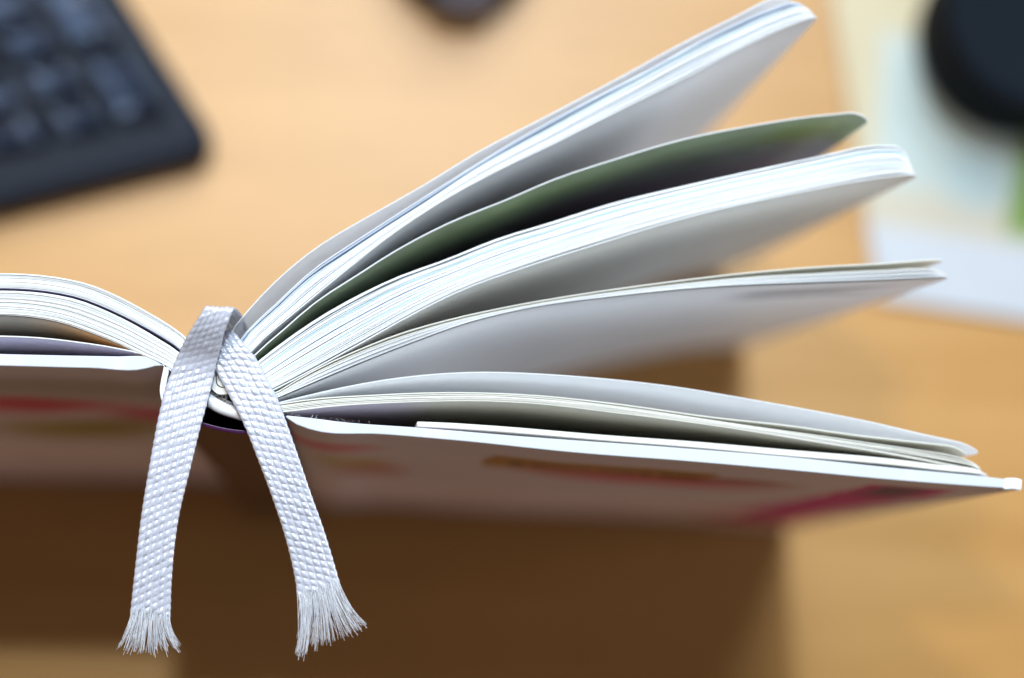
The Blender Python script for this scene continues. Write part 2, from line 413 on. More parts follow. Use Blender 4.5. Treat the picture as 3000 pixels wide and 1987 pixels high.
def uv_at(B, off, dx, dy):
    """u (metres along the board), v (height) of a point of the board's outer face, given where it is seen"""
    s = np.r_[0, np.cumsum(np.linalg.norm(np.diff(B, axis=0), axis=1))]
    best = None
    for i in range(len(B)):
        ox, oy = off(s[i]/s[-1])
        for z in np.linspace(0, H, 43):
            k = 1-z/H
            x, y = proj((B[i, 0]+ox*k, B[i, 1]+oy*k, z))
            e = (x-dx*1.2674)**2+(y-dy*1.2674)**2
            if best is None or e < best[0]: best = (e, s[i], z)
    return best[1], best[2]

# faint lines of text on the underside of the fourth packet
D3 = wcurve(p3_bot)
tu, tv = uv_at(D3, oD, 1880, 677)
txt = print_mat('page_face', (0.84, 0.845, 0.86), [
    (tu-0.004*(i % 2), tv+0.006-0.0065*i, 0.014-0.003*(i % 2), 0.0024, 0.0, (0.20, 0.19, 0.22), 0.5, 'rect', 0.8) for i in range(3)], 0.5, 0.3, 0.001, 900, 0.0)
tm = strip_mesh('printed_text', offset_curve(D3, -0.22*mm), offset_curve(D3, -0.21*mm), H-0.4*mm, 0.0006, oD, 5, 5*mm)
tp = bpart('printed_text', tm, txt)
p3_last = [o for o in book.children if o.name.startswith('page')]
# the lowest sheet of that packet carries it
tp.parent = p3_last[-9]

# left-hand block (pages run out of the picture on the left)
lb_top = [(606, 1120), (590, 1050), (543, 987), (498, 953), (440, 918), (344, 866), (268, 834), (172, 812), (77, 802), (0, 800), (-150, 806), (-400, 840), (-800, 925), (-1150, 1000)]
lb_bot = [(590, 1136), (560, 1118), (475, 1067), (421, 1043), (344, 1006), (268, 976), (172, 944), (96, 930), (0, 923), (-150, 930), (-400, 950), (-800, 1000), (-1165, 1030)]
leafL = [(588, 1138), (555, 1124), (480, 1070), (440, 1046), (344, 1021), (230, 1003), (115, 990), (0, 985), (-150, 984), (-400, 992), (-800, 1016), (-1170, 1034)]
oL = lambda f: (SP[0], SP[1]-2*mm*min(1, 2*f))
NL = 40
FRl = np.linspace(0, 1, 46)
FR_keep = FR; FR = FRl
def wc2(p): return wcurve(p, H, FRl)
T = wc2(lb_top); B = wc2(lb_bot)
gaps = np.zeros(NL+1); gaps[16:] += 1.5; gaps[28:] += 0.5; gaps[36:] += 0.5
for k in range(NL):
    f = (k+0.5+gaps[k])/(NL+gaps[-1])
    fw = f+(rng.uniform(0.08, 0.28)/NL)*np.sin(FRl*rng.uniform(1, 3)*6.28+rng.uniform(0, 6.28))
    # the deep gap opens towards the spine
    if k >= 16: fw = fw-0.012*np.exp(-((FRl-0.16)/0.09)**2)*0+0.022*np.exp(-((FRl-0.09)/0.05)**2)*max(0, 1-(k-16)/10)
    fw = np.clip(fw, 0, 1)[:, None]
    C = T*(1-fw)+B*fw
    tw = 8.0*mm/(NL+gaps[-1])
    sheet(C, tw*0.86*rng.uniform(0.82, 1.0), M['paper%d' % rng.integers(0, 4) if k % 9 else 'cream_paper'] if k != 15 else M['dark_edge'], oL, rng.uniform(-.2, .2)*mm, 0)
sheet(wc2(leafL), 0.22*mm, M['paper'], oL, 0, 0)
FR = FR_keep

tan = print_mat('page_face', (0.52, 0.49, 0.44), [(0.015, 0.19, 0.016, 0.06, 0, (0.78, 0.46, 0.20), 0.6, 'rect', 1.0)], 0.5, 0.3, 0.002, 60, 0.08)  # greyer page face with a soft tan patch near the spine
tl = strip_mesh('tan_tint', offset_curve(B, 0.13*mm), offset_curve(B, 0.14*mm), H-0.3*mm, 0.0006, oL, 5, 0)
tt = bpart('tan_tint', tl, tan)
tt.parent = [o for o in book.children if o.name.startswith('page')][-2]
# folded signature showing at the spine, headband cord, lining
def arcpts(c, r, a0, a1, n): return [(c[0]+r*math.cos(math.radians(a0+(a1-a0)*i/(n-1))), c[1]+r*math.sin(math.radians(a0+(a1-a0)*i/(n-1)))) for i in range(n)]
oS = lambda f: SP
cU = (652, 1117)
inn = [(632, 1040)]+[(632, 1085)]+arcpts(cU, 20, 180, 20, 10); out = [(613, 1040)]+[(612, 1085)]+arcpts((652, 1117), 39, 180, 20, 10)
P_ = lambda L: np.array([pt(x, y, H)[:2] for x, y in L])
bpart('signature_fold', strip_mesh('signature_fold', catmull(P_(out), 24), catmull(P_(inn), 24), H+0.1*mm, 0.001, oS), M['cream_paper'])
bpart('signature_fold', strip_mesh('signature_fold', catmull(P_([(636, 1040), (636, 1085)]+arcpts(cU, 16.5, 180, 90, 8)), 24), catmull(P_([(668, 1040), (668, 1085)]+arcpts(cU, 16.5, 0, 88, 8)), 24), H+0.15*mm, 0.001, oS), M['paper'])
lin_t = [(560, 1118), (610, 1140), (640, 1158), (680, 1176), (740, 1205), (790, 1215)]
lin_b = [(548, 1140), (600, 1168), (640, 1188), (680, 1204), (735, 1226), (788, 1236)]
bpart('spine_lining', strip_mesh('spine_lining', catmull(P_(lin_t), 24), catmull(P_(lin_b), 24), H-1.6*mm, 0.001, oS), M['lining'])
cp = [pt(x, y, H-1.2*mm) for x, y in catmull([(555, 1134), (590, 1156), (620, 1179), (655, 1198), (690, 1209), (740, 1224), (785, 1234)], 60)]
bpart('headband_cord', tube_mesh('headband_cord', cp, 1.15*mm, 14, True, (0.12, 22, 4)), M['cord'])

# loose cloth threads along the lining and on the cover hinge
def fuzz(spots, n, length, z, rad=0.018*mm):
    V = []; Fc = []
    for _ in range(n):
        (x0, y0), (x1, y1) = spots; t = rng.random()
        p = np.array(pt(x0+(x1-x0)*t, y0+(y1-y0)*t, z)); d = rng.normal(0, 1, 3); d[2] = abs(d[2])*0.5; d /= np.linalg.norm(d)
        seg = [p]
        for k in range(5):
            d = d+rng.normal(0, 0.55, 3); d /= np.linalg.norm(d); seg.append(seg[-1]+d*length/5*rng.uniform(.5, 1.2))
        b = len(V)
        for q in seg:
            for a in range(3): V.append(q+rad*np.array((math.cos(a*2.1), math.sin(a*2.1), 0.4*math.sin(a*2.1))))
        for k in range(5):
            for a in range(3): Fc.append((b+k*3+a, b+k*3+(a+1) % 3, b+k*3+3+(a+1) % 3, b+k*3+3+a))
    return mesh_from('loose_thread', V, Fc)
o = bpart('loose_thread', fuzz(((616, 1150), (684, 1182)), 20, 1.0*mm, H-0.8*mm), M['cord']); o['kind'] = 'stuff'
o = bpart('loose_thread', fuzz(((850, 1216), (1120, 1246)), 26, 0.8*mm, H), M['cord']); o['kind'] = 'stuff'

# ---- the case: two boards and a spine
def board(name, inner, outer, off, m, n=60, label=None, corner=2*mm):
    fr = np.linspace(0, 1, n)
    A = wcurve(inner, H, fr); B = wcurve(outer, H, fr)
    me = strip_mesh(name, A, B, H, 0.0, off, 7, corner)
    # round the edges a little
    o = bpart(name, me, m)
    bv = o.modifiers.new('edge', 'BEVEL'); bv.width = 0.35*mm; bv.segments = 3; bv.limit_method = 'ANGLE'; bv.angle_limit = math.radians(50)
    if label: o['label'] = label
    return o, B

r_in = [(838, 1217), (905, 1224), (1000, 1236), (1227, 1253), (1500, 1276), (2000, 1313), (2300, 1338), (2619, 1371), (2906, 1399), (2996, 1411)]
r_out = [(838, 1224), (872, 1246), (912, 1260), (1120, 1273), (1334, 1291), (1708, 1329), (2000, 1351), (2300, 1377), (2619, 1407), (2900, 1428), (2996, 1434)]
oR = lambda f: (2*mm-3*mm*f, -4.7*mm+4.7*mm*min(1, f*1.3))
Rb = wcurve(r_out, H, np.linspace(0, 1, 60))
def pr(dx, dy, ru, rv, ang, col, edge, kind='ellipse', st=0.9, B=None, off=None):
    u, v = uv_at(B, off, dx, dy); return (u, v, ru, rv, ang, col, edge, kind, st)
WHITE = (0.64, 0.60, 0.78); PALE = (0, 0.0, 1.0, 0.085, 0, (0.80, 0.70, 0.82), 0.45, 'rect', 0.9)  # PALE: paler, soft-edged lower part of both covers
kw = dict(B=Rb, off=oR)
rp = [pr(760, 1030, 0.010, 0.010, 0, (0.62, 0.05, 0.08), 0.7, st=0.6, **kw), pr(850, 1085, 0.008, 0.014, 0, (0.50, 0.20, 0.20), 0.6, **kw),
      pr(790, 1068, 0.008, 0.012, 0, (0.50, 0.42, 0.24), 0.7, **kw)]
u0, v0 = uv_at(Rb, oR, 1120, 1064); u1, v1 = uv_at(Rb, oR, 1640, 1100)
lu, lv, lru, lrv = (u0+u1)/2, 0.174, (u1-u0)/2*1.02, 0.013
rp += [(lu, lv, lru, lrv, 0, (0.42, 0.25, 0.12), 0.03, 'rect', 1.0)]
for i in range(9):
    rp.append((lu-lru*0.72+lru*0.19*i, lv-0.001, lru*(0.06+0.02*(i*7 % 3)), 0.0035, 0, (0.10, 0.05, 0.03), 0.15, 'rect', 0.9))
rp += [pr(1330, 1095, 0.014, 0.010, 0, (0.50, 0.22, 0.20), 0.6, **kw), pr(1520, 1118, 0.022, 0.010, 0, (0.55, 0.06, 0.16), 0.6, **kw), pr(1700, 1118, 0.012, 0.007, 0, (0.36, 0.08, 0.10), 0.6, **kw)]
ua, va = uv_at(Rb, oR, 2118, 1131); ub, vb = uv_at(Rb, oR, 1745, 1196)
ang = math.atan2(va-vb, ua-ub)
ln = math.hypot(ua-ub, va-vb)/2
rp += [((ua+ub)/2, (va+vb)/2, ln, 0.009, ang, (0.52, 0.0, 0.30), 0.06, 'rect', 1.0),
       (ub+(ua-ub)*0.82, vb+(va-vb)*0.82+0.010, ln*0.2, 0.005, ang, (0.05, 0.03, 0.14), 0.3, 'rect', 0.9),
       (ub, vb, 0.014, 0.016, ang, (0.62, 0.0, 0.05), 0.5, 'ellipse', 0.9)]
EDGE = (0.0, H, 1.0, 0.0012, 0, (0.55, 0.585, 0.64), 0.3, 'rect', 1.0)
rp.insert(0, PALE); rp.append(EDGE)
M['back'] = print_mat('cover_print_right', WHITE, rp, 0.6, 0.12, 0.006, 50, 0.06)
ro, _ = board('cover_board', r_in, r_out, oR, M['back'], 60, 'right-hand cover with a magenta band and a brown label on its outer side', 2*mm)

l_in = [(482, 1064), (440, 1047), (340, 1044), (230, 1042), (0, 1037), (-400, 1026), (-1190, 1005)]
l_out = [(482, 1071), (455, 1073), (421, 1082), (268, 1079), (0, 1072), (-400, 1062), (-1190, 1041)]
oLb = lambda f: (8*mm, -9.8*mm)
Lb = wcurve(l_out, H, np.linspace(0, 1, 60))
kw = dict(B=Lb, off=oLb)
lp = [pr(75, 930, 0.012, 0.010, 0, (0.62, 0.0, 0.05), 0.6, st=0.75, **kw), pr(170, 938, 0.016, 0.008, 0, (0.58, 0.06, 0.13), 0.8, st=0.6, **kw), pr(20, 940, 0.016, 0.014, 0, (0.58, 0.04, 0.12), 0.7, st=0.6, **kw),
      pr(385, 965, 0.012, 0.012, 0, (0.52, 0.05, 0.14), 0.7, **kw), pr(170, 990, 0.018, 0.016, 0, (0.34, 0.28, 0.08), 0.7, **kw), pr(280, 990, 0.012, 0.012, 0, (0.32, 0.26, 0.12), 0.7, **kw),
      pr(60, 890, 0.04, 0.010, 0, (0.34, 0.32, 0.33), 0.7, st=0.6, **kw), pr(250, 905, 0.03, 0.016, 0, (0.36, 0.33, 0.34), 0.7, st=0.6, **kw)]
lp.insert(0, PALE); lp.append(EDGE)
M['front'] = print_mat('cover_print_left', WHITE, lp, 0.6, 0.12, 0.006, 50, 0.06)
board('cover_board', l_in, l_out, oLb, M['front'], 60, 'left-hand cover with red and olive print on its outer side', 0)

sp_in = [(484, 1066), (494, 1082), (490, 1110), (486, 1140), (496, 1184), (537, 1216), (600, 1239), (655, 1253), (716, 1261), (784, 1259), (819, 1242), (836, 1217)]
sp_out = [(480, 1068), (478, 1082), (472, 1110), (468, 1150), (484, 1196), (530, 1228), (597, 1250), (655, 1264), (716, 1272), (788, 1270), (828, 1252), (840, 1222)]
oSp = lambda f: (8*mm-6*mm*f, -9.8*mm+5.1*mm*f)
spm = print_mat('spine_print', (0.035, 0.004, 0.036), [(0.0, 0.1, 0.0085, 0.3, 0, (0.7, 0.7, 0.73), 0.05, 'rect', 1.0)], 0.13, 0.4)
so, _ = board('spine_cover', sp_in, sp_out, oSp, spm, 60, None, 0)
so.modifiers['edge'].width = 0.34*mm; so.modifiers['edge'].segments = 4

# back flap board lying against the right-hand cover, and the turned-in corner
fl_t = [(1222, 1235), (1300, 1238), (1441, 1247), (1791, 1276), (2000, 1291), (2300, 1317), (2619, 1345), (2778, 1365), (2860, 1374), (2912, 1388)]
fl_b = [(1222, 1251), (1300, 1255), (1441, 1264), (1791, 1293), (2000, 1309), (2300, 1336), (2619, 1363), (2788, 1382), (2860, 1388), (2912, 1394)]
fo, _ = board('endpaper_flap', fl_t, fl_b, lambda f: (0, -1*mm*(1-f)), M['cream_paper'], 40, 'stiff end leaf resting against the right-hand cover', 4*mm)
bm = bmesh.new(); bmesh.ops.create_cube(bm, size=1)
bmesh.ops.subdivide_edges(bm, edges=bm.edges[:], cuts=5, use_grid_fill=True)
for v in bm.verts:
    v.co.x *= 3.4*mm; v.co.y *= 2.2*mm; v.co.z *= 2.4*mm
    q = Vector((v.co.x*900, v.co.y*900, v.co.z*900))
    v.co += Vector((math.sin(q.y*1.7+q.z), math.sin(q.x*1.3+q.z*1.1), math.sin(q.x*2.1+q.y*1.7)))*0.14*mm
    e = abs(v.co.x)/(2.0*mm)
    if e > 0.9: v.co.y *= 0.8; v.co.z *= 0.85
me = bpy.data.meshes.new('corner_fold'); bm.to_mesh(me); bm.free()
me.polygons.foreach_set('use_smooth', [True]*len(me.polygons))
me.transform(Matrix.Translation(pt(2962, 1420, H-1.0*mm)) @ Matrix.Rotation(math.radians(-6), 4, 'Z'))
cf = bpart('corner_fold', me, M['board']); cf.parent = ro

# ------------------------------------------------------------------ the two bookmark ribbons
def ribbon(label, ctrl, slant, ncol, pitch, tufts, end_len, seed, flat_to):
    """ctrl: list of (left px, right px, z of projection, z actual)"""
    r = np.random.default_rng(seed)
    Lp = []; Rp = []
    for (l, rr, zp, za) in ctrl:
        a = pt(l[0], l[1], zp); b = pt(rr[0], rr[1], zp); a.z = za; b.z = za
        Lp.append(a[:]); Rp.append(b[:])
    Lp = np.array(Lp); Rp = np.array(Rp); Cp = (Lp+Rp)/2
    d = np.r_[0, np.cumsum(np.linalg.norm(np.diff(Cp, axis=0), axis=1))]
    nv = int(d[-1]/pitch*9); nu = ncol*8
    both = catmull(np.c_[Cp, Lp-Cp], nv*2)
    dd = np.r_[0, np.cumsum(np.linalg.norm(np.diff(both[:, :3], axis=0), axis=1))]
    q = np.linspace(0, dd[-1], nv)
    both = np.stack([np.interp(q, dd, both[:, k]) for k in range(6)], 1)
    Cc = both[:, :3]; La = both[:, 3:]
    tang = np.gradient(Cc, axis=0); tang /= np.linalg.norm(tang, axis=1)[:, None]
    La = La-tang*np.sum(La*tang, axis=1)[:, None]*0.6
    nor = np.cross(La, tang); nor /= np.linalg.norm(nor, axis=1)[:, None]
    if nor[len(nor)*2//3, 2] < 0: nor = -nor
    near = np.linalg.norm(Cc-np.array(pt(flat_to[0], flat_to[1], flat_to[2])), axis=1)
    tight = q[int(np.argmin(near))]
    V = []; Fc = []
    xs = np.linspace(-1, 1, nu+1)
    jit = r.normal(0, 1, (ncol+1, 600))
    grow = lambda wl: 0.5+0.5*min(1, max(0, (wl-tight)/(1.2*mm)))**2
    def h(x, wlen, side):
        c = min(int((x+1)/2*ncol), ncol-1)
        lx = ((x+1)/2*ncol-c)*2-1
        p = wlen/pitch+(0.5 if c % 2 else 0)+slant*side*lx*0.26+0.07*math.sin(wlen*700+c*1.3)+0.05*math.sin(wlen*1900+c*2.1)
        k = int(math.floor(p)); ly = 2*(p-k)-1
        amp = 1+0.22*jit[c, k % 600]
        return max(0.0, 1-0.94*lx*lx)**0.8*(0.22+0.78*max(0.0, 1-0.97*ly*ly)**0.75)*amp*grow(wlen)
    colend = q[-1]-r.uniform(0.1, 1.5, ncol)*mm
    A = 0.40*mm; T0 = 0.18*mm
    for side in (1, -1):
        for j in range(nv):
            for x in xs:
                prof = math.sqrt(max(0, 1-abs(x)**6))
                fade = min(1.0, max(0.12, (colend[min(int((x+1)/2*ncol), ncol-1)]-q[j])/(0.5*mm)))
                e = side*(T0*prof+A*h(x, q[j], side)*prof)*fade
                wob = 1+0.012*math.sin(q[j]/pitch*6.28+x*2)
                V.append(Cc[j]-La[j]*x*wob+nor[j]*e)
    n1 = nu+1; base = nv*n1
    for j in range(nv-1):
        for i in range(nu):
            a = j*n1+i
            Fc.append((a, a+1, a+n1+1, a+n1)); a += base; Fc.append((a, a+n1, a+n1+1, a+1))
    for j in range(nv-1):
        for i in (0, nu):
            a = j*n1+i; f = (a, a+n1, a+n1+base, a+base); Fc.append(f if i == 0 else f[::-1])
    org = Vector(Cc[nv//3]); org = Vector((org.x, org.y, org.z))
    t = thing('bookmark_ribbon', label, 'bookmark ribbon', org, 'bookmark ribbons hanging out of the book')
    me = mesh_from('braid', V, Fc, True, 180); me.transform(Matrix.Translation(-org))
    link('braid', me, M['ribbon'], t)
    # frayed end: tufts of separate fibres
    C1 = Cc[-1]; L1 = La[-1]; d1 = tang[-1]; n_ = nor[-1]
    for (x0, x1, tip0, tip1, nf, ztip) in tufts:
        V = []; Fc = []
        for k in range(nf):
            f = (k+r.random())/nf
            x = x0+(x1-x0)*f
            st = C1-L1*x*0.96+n_*r.uniform(-.22, .22)*mm-d1*r.uniform(0.2, 2.4)*mm+n_*r.uniform(0.1, 0.45)*mm
            tp = (tip0[0]+(tip1[0]-tip0[0])*f+r.normal(0, 4), tip0[1]+(tip1[1]-tip0[1])*f+r.normal(0, 7))
            en = np.array(pt(tp[0], tp[1], ztip+r.uniform(-.8, .8)*mm))
            en = st+(en-st)*(r.uniform(0.86, 1.03) if r.random() < 0.8 else r.uniform(0.5, 0.95))
            mid = st+d1*np.linalg.norm(en-st)*0.42+r.normal(0, .30, 3)*mm
            b = len(V); rad = r.uniform(0.055, 0.115)*mm
            for s_ in range(8):
                u = s_/7
                p = (1-u)**2*st+2*u*(1-u)*mid+u*u*en+n_*math.sin(u*9+k)*0.10*mm+L1/np.linalg.norm(L1)*math.sin(u*(5+k % 5)+k*1.7)*0.13*u*mm
                for a in range(4):
                    V.append(p+rad*(1-0.5*u)*(math.cos(a*1.5708)*L1/np.linalg.norm(L1)+math.sin(a*1.5708)*n_))
            for s_ in range(7):
                for a in range(4): Fc.append((b+s_*4+a, b+s_*4+(a+1) % 4, b+s_*4+4+(a+1) % 4, b+s_*4+4+a))
        me = mesh_from('fringe_tuft', V, Fc, True, 180); me.transform(Matrix.Translation(-org))
        link('fringe_tuft', me, M['fibre'], t)
    return t

h_ = lambda v: H+v*mm
left_ctrl = [((620, 942), (722, 942), H, h_(-60)), ((619, 940), (721, 940), H, h_(-25)), ((614, 932), (714, 932), H, h_(-5)), ((608, 912), (702, 914), h_(3.5), h_(3.5)),
             ((604, 903), (692, 906), h_(7.4), h_(7.4)), ((598, 904), (685, 908), h_(9.3), h_(9.3)), ((587, 922), (676, 929), h_(9.2), h_(9.2)), ((569, 952), (662, 964), h_(8.2), h_(8.2)),
             ((546, 990), (652, 1002), h_(6.4), h_(6.4)), ((520, 1045), (637, 1060), h_(3.6), h_(3.6)), ((503, 1086), (628, 1101), h_(2.6), h_(2.6)), ((480, 1152), (610, 1172), h_(2.4), h_(2.4)),
             ((462, 1229), (588, 1252), h_(2.3), h_(2.3)), ((441, 1341), (561, 1362), h_(1.6), h_(1.6)), ((414, 1506), (523, 1524), h_(-.2), h_(-.2)), ((393, 1683), (504, 1696), h_(-2.8), h_(-2.8)), ((379, 1812), (500, 1815), h_(-5), h_(-5))]
left_t = [(-0.98, -0.72, (348, 1898), (366, 1910), 26, h_(-7)), (-0.70, -0.40, (372, 1902), (392, 1908), 26, h_(-7)), (-0.38, -0.05, (396, 1910), (428, 1908), 30, h_(-7)),
          (-0.03, 0.28, (430, 1906), (462, 1912), 28, h_(-7)), (0.30, 0.62, (464, 1912), (498, 1904), 28, h_(-7)), (0.64, 0.98, (506, 1904), (531, 1910), 26, h_(-7))]
ribbon('left white braided bookmark ribbon with even frayed end, lying on top', left_ctrl, 1, 6, 1.55*mm, left_t, 7*mm, 3, (570, 1072, h_(3.4)))
right_ctrl = [((636, 1000), (716, 1000), H, h_(-60)), ((636, 1000), (716, 1000), H, h_(-25)), ((632, 998), (714, 996), H, h_(-10)), ((622, 990), (704, 984), H, h_(-4)),
              ((604, 985), (684, 968), h_(0), h_(0)), ((594, 1030), (716, 1010), h_(1.5), h_(1.5)), ((628, 1082), (752, 1052), h_(1.4), h_(1.4)), ((661, 1141), (784, 1112), h_(1.4), h_(1.4)),
              ((690, 1196), (812, 1164), h_(1.4), h_(1.4)), ((716, 1250), (832, 1216), h_(1.2), h_(1.2)), ((756, 1350), (867, 1314), h_(0.4), h_(0.4)), ((800, 1468), (907, 1432), h_(-1.4), h_(-1.4)),
              ((840, 1594), (952, 1560), h_(-4), h_(-4)), ((866, 1712), (986, 1672), h_(-6.2), h_(-6.2)), ((873, 1765), (1000, 1720), h_(-7), h_(-7))]
right_t = [(-0.98, -0.70, (868, 1920), (878, 1928), 28, h_(-10)), (-0.68, -0.38, (880, 1926), (904, 1914), 30, h_(-10)), (-0.36, -0.02, (908, 1906), (944, 1890), 32, h_(-10)),
           (0.0, 0.30, (948, 1888), (985, 1878), 30, h_(-10)), (0.32, 0.60, (990, 1874), (1030, 1856), 28, h_(-10)), (0.62, 0.98, (1036, 1856), (1076, 1832), 34, h_(-10))]
ribbon('right white braided bookmark ribbon with splayed frayed end, coming out from underneath', right_ctrl, -1, 6, 1.55*mm, right_t, 9*mm, 5, (655, 1000, h_(1.2)))

# ------------------------------------------------------------------ the keyboard
corner = dpt(522, 372, 0.0); fl = dpt(0, 502, 0.0); bk = dpt(284, 0, 0.0)
ax = (Vector((fl.x, fl.y, 0))-Vector((corner.x, corner.y, 0))).normalized()       # along the front edge, to the left
by = (Vector((bk.x, bk.y, 0))-Vector((corner.x, corner.y, 0))).normalized()       # along the right-hand side, away
kb = thing('keyboard', 'black computer keyboard lying blurred in the corner of the wooden desk', 'keyboard', corner)
KW, KD, KH = 0.40, 0.122, 0.014
def kp(a, b, z): return ax*a+by*b+Vector((0, 0, z))
def slab(name, a0, a1, b0, b1, z0, z1, r, inset, seg=8):
    """rounded parallelogram plate"""
    ring = []
    for (ca, cb, q) in ((a0, b0, 0), (a1, b0, 1), (a1, b1, 2), (a0, b1, 3)):
        sa = 1 if ca == a0 else -1; sb = 1 if cb == b0 else -1
        th = [(-math.pi, -math.pi/2), (-math.pi/2, 0), (0, math.pi/2), (math.pi/2, math.pi)][q]
        for k in range(seg+1):
            t = th[0]+(th[1]-th[0])*k/seg
            ring.append((ca+sa*r+r*math.cos(t), cb+sb*r+r*math.sin(t)))
    ca = (a0+a1)/2; cb = (b0+b1)/2
    V = []; n = len(ring)
    prof = [(0, z0), (0, z1-inset), (inset*0.3, z1-inset*0.3), (inset, z1)]
    for (ins, z) in prof:
        for (a, b) in ring:
            fa = 1-ins/((a1-a0)/2); fb = 1-ins/((b1-b0)/2)
            V.append(kp(ca+(a-ca)*fa, cb+(b-cb)*fb, z))
    Fc = []
    for l in range(len(prof)-1):
        for k in range(n): Fc.append((l*n+k, l*n+(k+1) % n, (l+1)*n+(k+1) % n, (l+1)*n+k))
    Fc.append(tuple(range(n))[::-1]); Fc.append(tuple((len(prof)-1)*n+k for k in range(n)))
    me = mesh_from(name, V, Fc, True, 50)
    bm = bmesh.new(); bm.from_mesh(me); bmesh.ops.recalc_face_normals(bm, faces=bm.faces); bm.to_mesh(me); bm.free()
    return me
link('case', slab('case', 0, KW, 0, KD, 0.0, KH, 0.010, 0.003), M['black'], kb)
def keycap(name, wa, wb, h):
    """dished key cap"""
    V = []; n = 9; Fc = []
    def cap(fa, fb, z): return kp(0, 0, 0)
    rows = []
    for i in range(n):
        for j in range(n):
            u = i/(n-1)*2-1; v = j/(n-1)*2-1
            edge = max(abs(u), abs(v))
            z = h-0.0019*(1-(u*u*0.6+v*v*0.4))-(0.0009 if edge > 0.99 else 0)
            ins = 0.80
            V.append(kp(u*wa/2*ins, v*wb/2*ins, z))
    for i in range(n-1):
        for j in range(n-1): Fc.append((i*n+j, (i+1)*n+j, (i+1)*n+j+1, i*n+j+1))
    rim = [i*n for i in range(n)]+[(n-1)*n+j for j in range(1, n)]+[i*n+n-1 for i in range(n-2, -1, -1)]+[j for j in range(n-2, 0, -1)]
    b = len(V)
    for k in rim:
        i, j = divmod(k, n); u = i/(n-1)*2-1; v = j/(n-1)*2-1
        V.append(kp(u*wa/2, v*wb/2, 0))
    for k in range(len(rim)):
        k2 = (k+1) % len(rim); Fc.append((rim[k], b+k, b+k2, rim[k2]))
    me = mesh_from(name, V, Fc, True, 45)
    bm = bmesh.new(); bm.from_mesh(me); bmesh.ops.recalc_face_normals(bm, faces=bm.faces); bm.to_mesh(me); bm.free()
    me.materials.append(M['key'])
    return me
P_A, P_B = 0.017, 0.0129
KA, KB = 0.0145, 0.0112
key_std = keycap('key', KA, KB, 0.006); key_tall = keycap('key', KA, KB+P_B, 0.006); key_wide = keycap('key', KA+P_A, KB, 0.006)
def add_key(me, a, b):
    o = bpy.data.objects.new('key', me); COL.objects.link(o); o.parent = kb; o.location = kp(a, b, KH-0.0004); o.rotation_euler = (random.uniform(-.17, .10), random.uniform(-.13, .13), 0)
A0, B0 = 0.0158, 0.0200
for k in range(7):
    b = B0+P_B*k+(0.003 if k > 4 else 0)
    for c in range(4):                                   # number pad
        if c == 0:
            if k in (0, 2): add_key(key_tall, A0, b+P_B/2)
            elif k >= 4: add_key(key_std, A0, b)
        elif c == 2 and k == 0: add_key(key_wide, A0+P_A*2.5, b)
        elif c == 3 and k == 0: pass
        else: add_key(key_std, A0+P_A*c, b)
    for c in range(3):                                   # cursor block
        if k == 0 or (k == 1 and c == 1) or k >= 3: add_key(key_std, A0+P_A*(4.4+c), b)
    for c in range(15):
        a = A0+P_A*(7.9+c)+(0.004*k % 0.01 if c else 0)
        if a < KW-0.012: add_key(key_std, a, b)
# ------------------------------------------------------------------ the mouse at the upper edge
mp_ = dpt(1062, 60, 0.0)
mouse = thing('computer_mouse', 'black and grey computer mouse cut off by the upper edge of the photo', 'mouse', (mp_.x, mp_.y+0.052, 0))
def dome(name, L, Wd, Ht, z0, f=1.0, lift=0.0, y0=-1, y1=1, x0=-1, x1=1):
    V = []; n = 20; m_ = 28; Fc = []
    for j in range(m_+1):
        v = y0+(y1-y0)*j/m_
        for i in range(n+1):
            u = x0+(x1-x0)*i/n
            # square -> disc
            X = u*math.sqrt(max(0, 1-v*v/2)); Y = v*math.sqrt(max(0, 1-u*u/2))
            rr = min(1, X*X+Y*Y)
            z = z0+Ht*(max(0, 1-rr**1.7))**0.55*(1-0.18*Y)
            V.append((X*Wd/2*f, Y*L/2*f, z+lift))
    for j in range(m_):
        for i in range(n):
            a = j*(n+1)+i; Fc.append((a, a+1, a+n+2, a+n+1))
    # skirt
    ring = [i for i in range(n+1)]+[j*(n+1)+n for j in range(1, m_+1)]+[m_*(n+1)+i for i in range(n-1, -1, -1)]+[j*(n+1) for j in range(m_-1, 0, -1)]
    b = len(V)
    for k in ring: V.append((V[k][0]*0.96, V[k][1]*0.96, max(0.0005, (V[k][2]-0.006) if lift else 0.0005)))
    for k in range(len(ring)):
        k2 = (k+1) % len(ring); Fc.append((ring[k], b+k, b+k2, ring[k2]))
    me = mesh_from(name, V, Fc, True, 60)
    bm = bmesh.new(); bm.from_mesh(me); bmesh.ops.recalc_face_normals(bm, faces=bm.faces); bm.to_mesh(me); bm.free()
    return me
link('body', dome('body', 0.104, 0.060, 0.030, 0.006), M['black'], mouse)
link('palm_panel', dome('palm_panel', 0.104, 0.060, 0.030, 0.006, 1.025, 0.0009, -0.99, 0.1, -0.40, 0.40), M['grey'], mouse)
link('button', dome('button', 0.104, 0.060, 0.030, 0.006, 1.0, 0.0008, 0.2, 0.92, -0.8, -0.10), M['black'], mouse)
link('button', dome('button', 0.104, 0.060, 0.030, 0.006, 1.0, 0.0008, 0.2, 0.92, 0.10, 0.8), M['black'], mouse)
wh = link('scroll_wheel', tube_mesh('scroll_wheel', [(-0.0035, 0.030, 0.030), (-0.002, 0.030, 0.030), (0.002, 0.030, 0.030), (0.0035, 0.030, 0.030)], lambda t: 0.009 if 0.2 < t < 0.8 else 0.0078, 24), M['grey'], mouse)

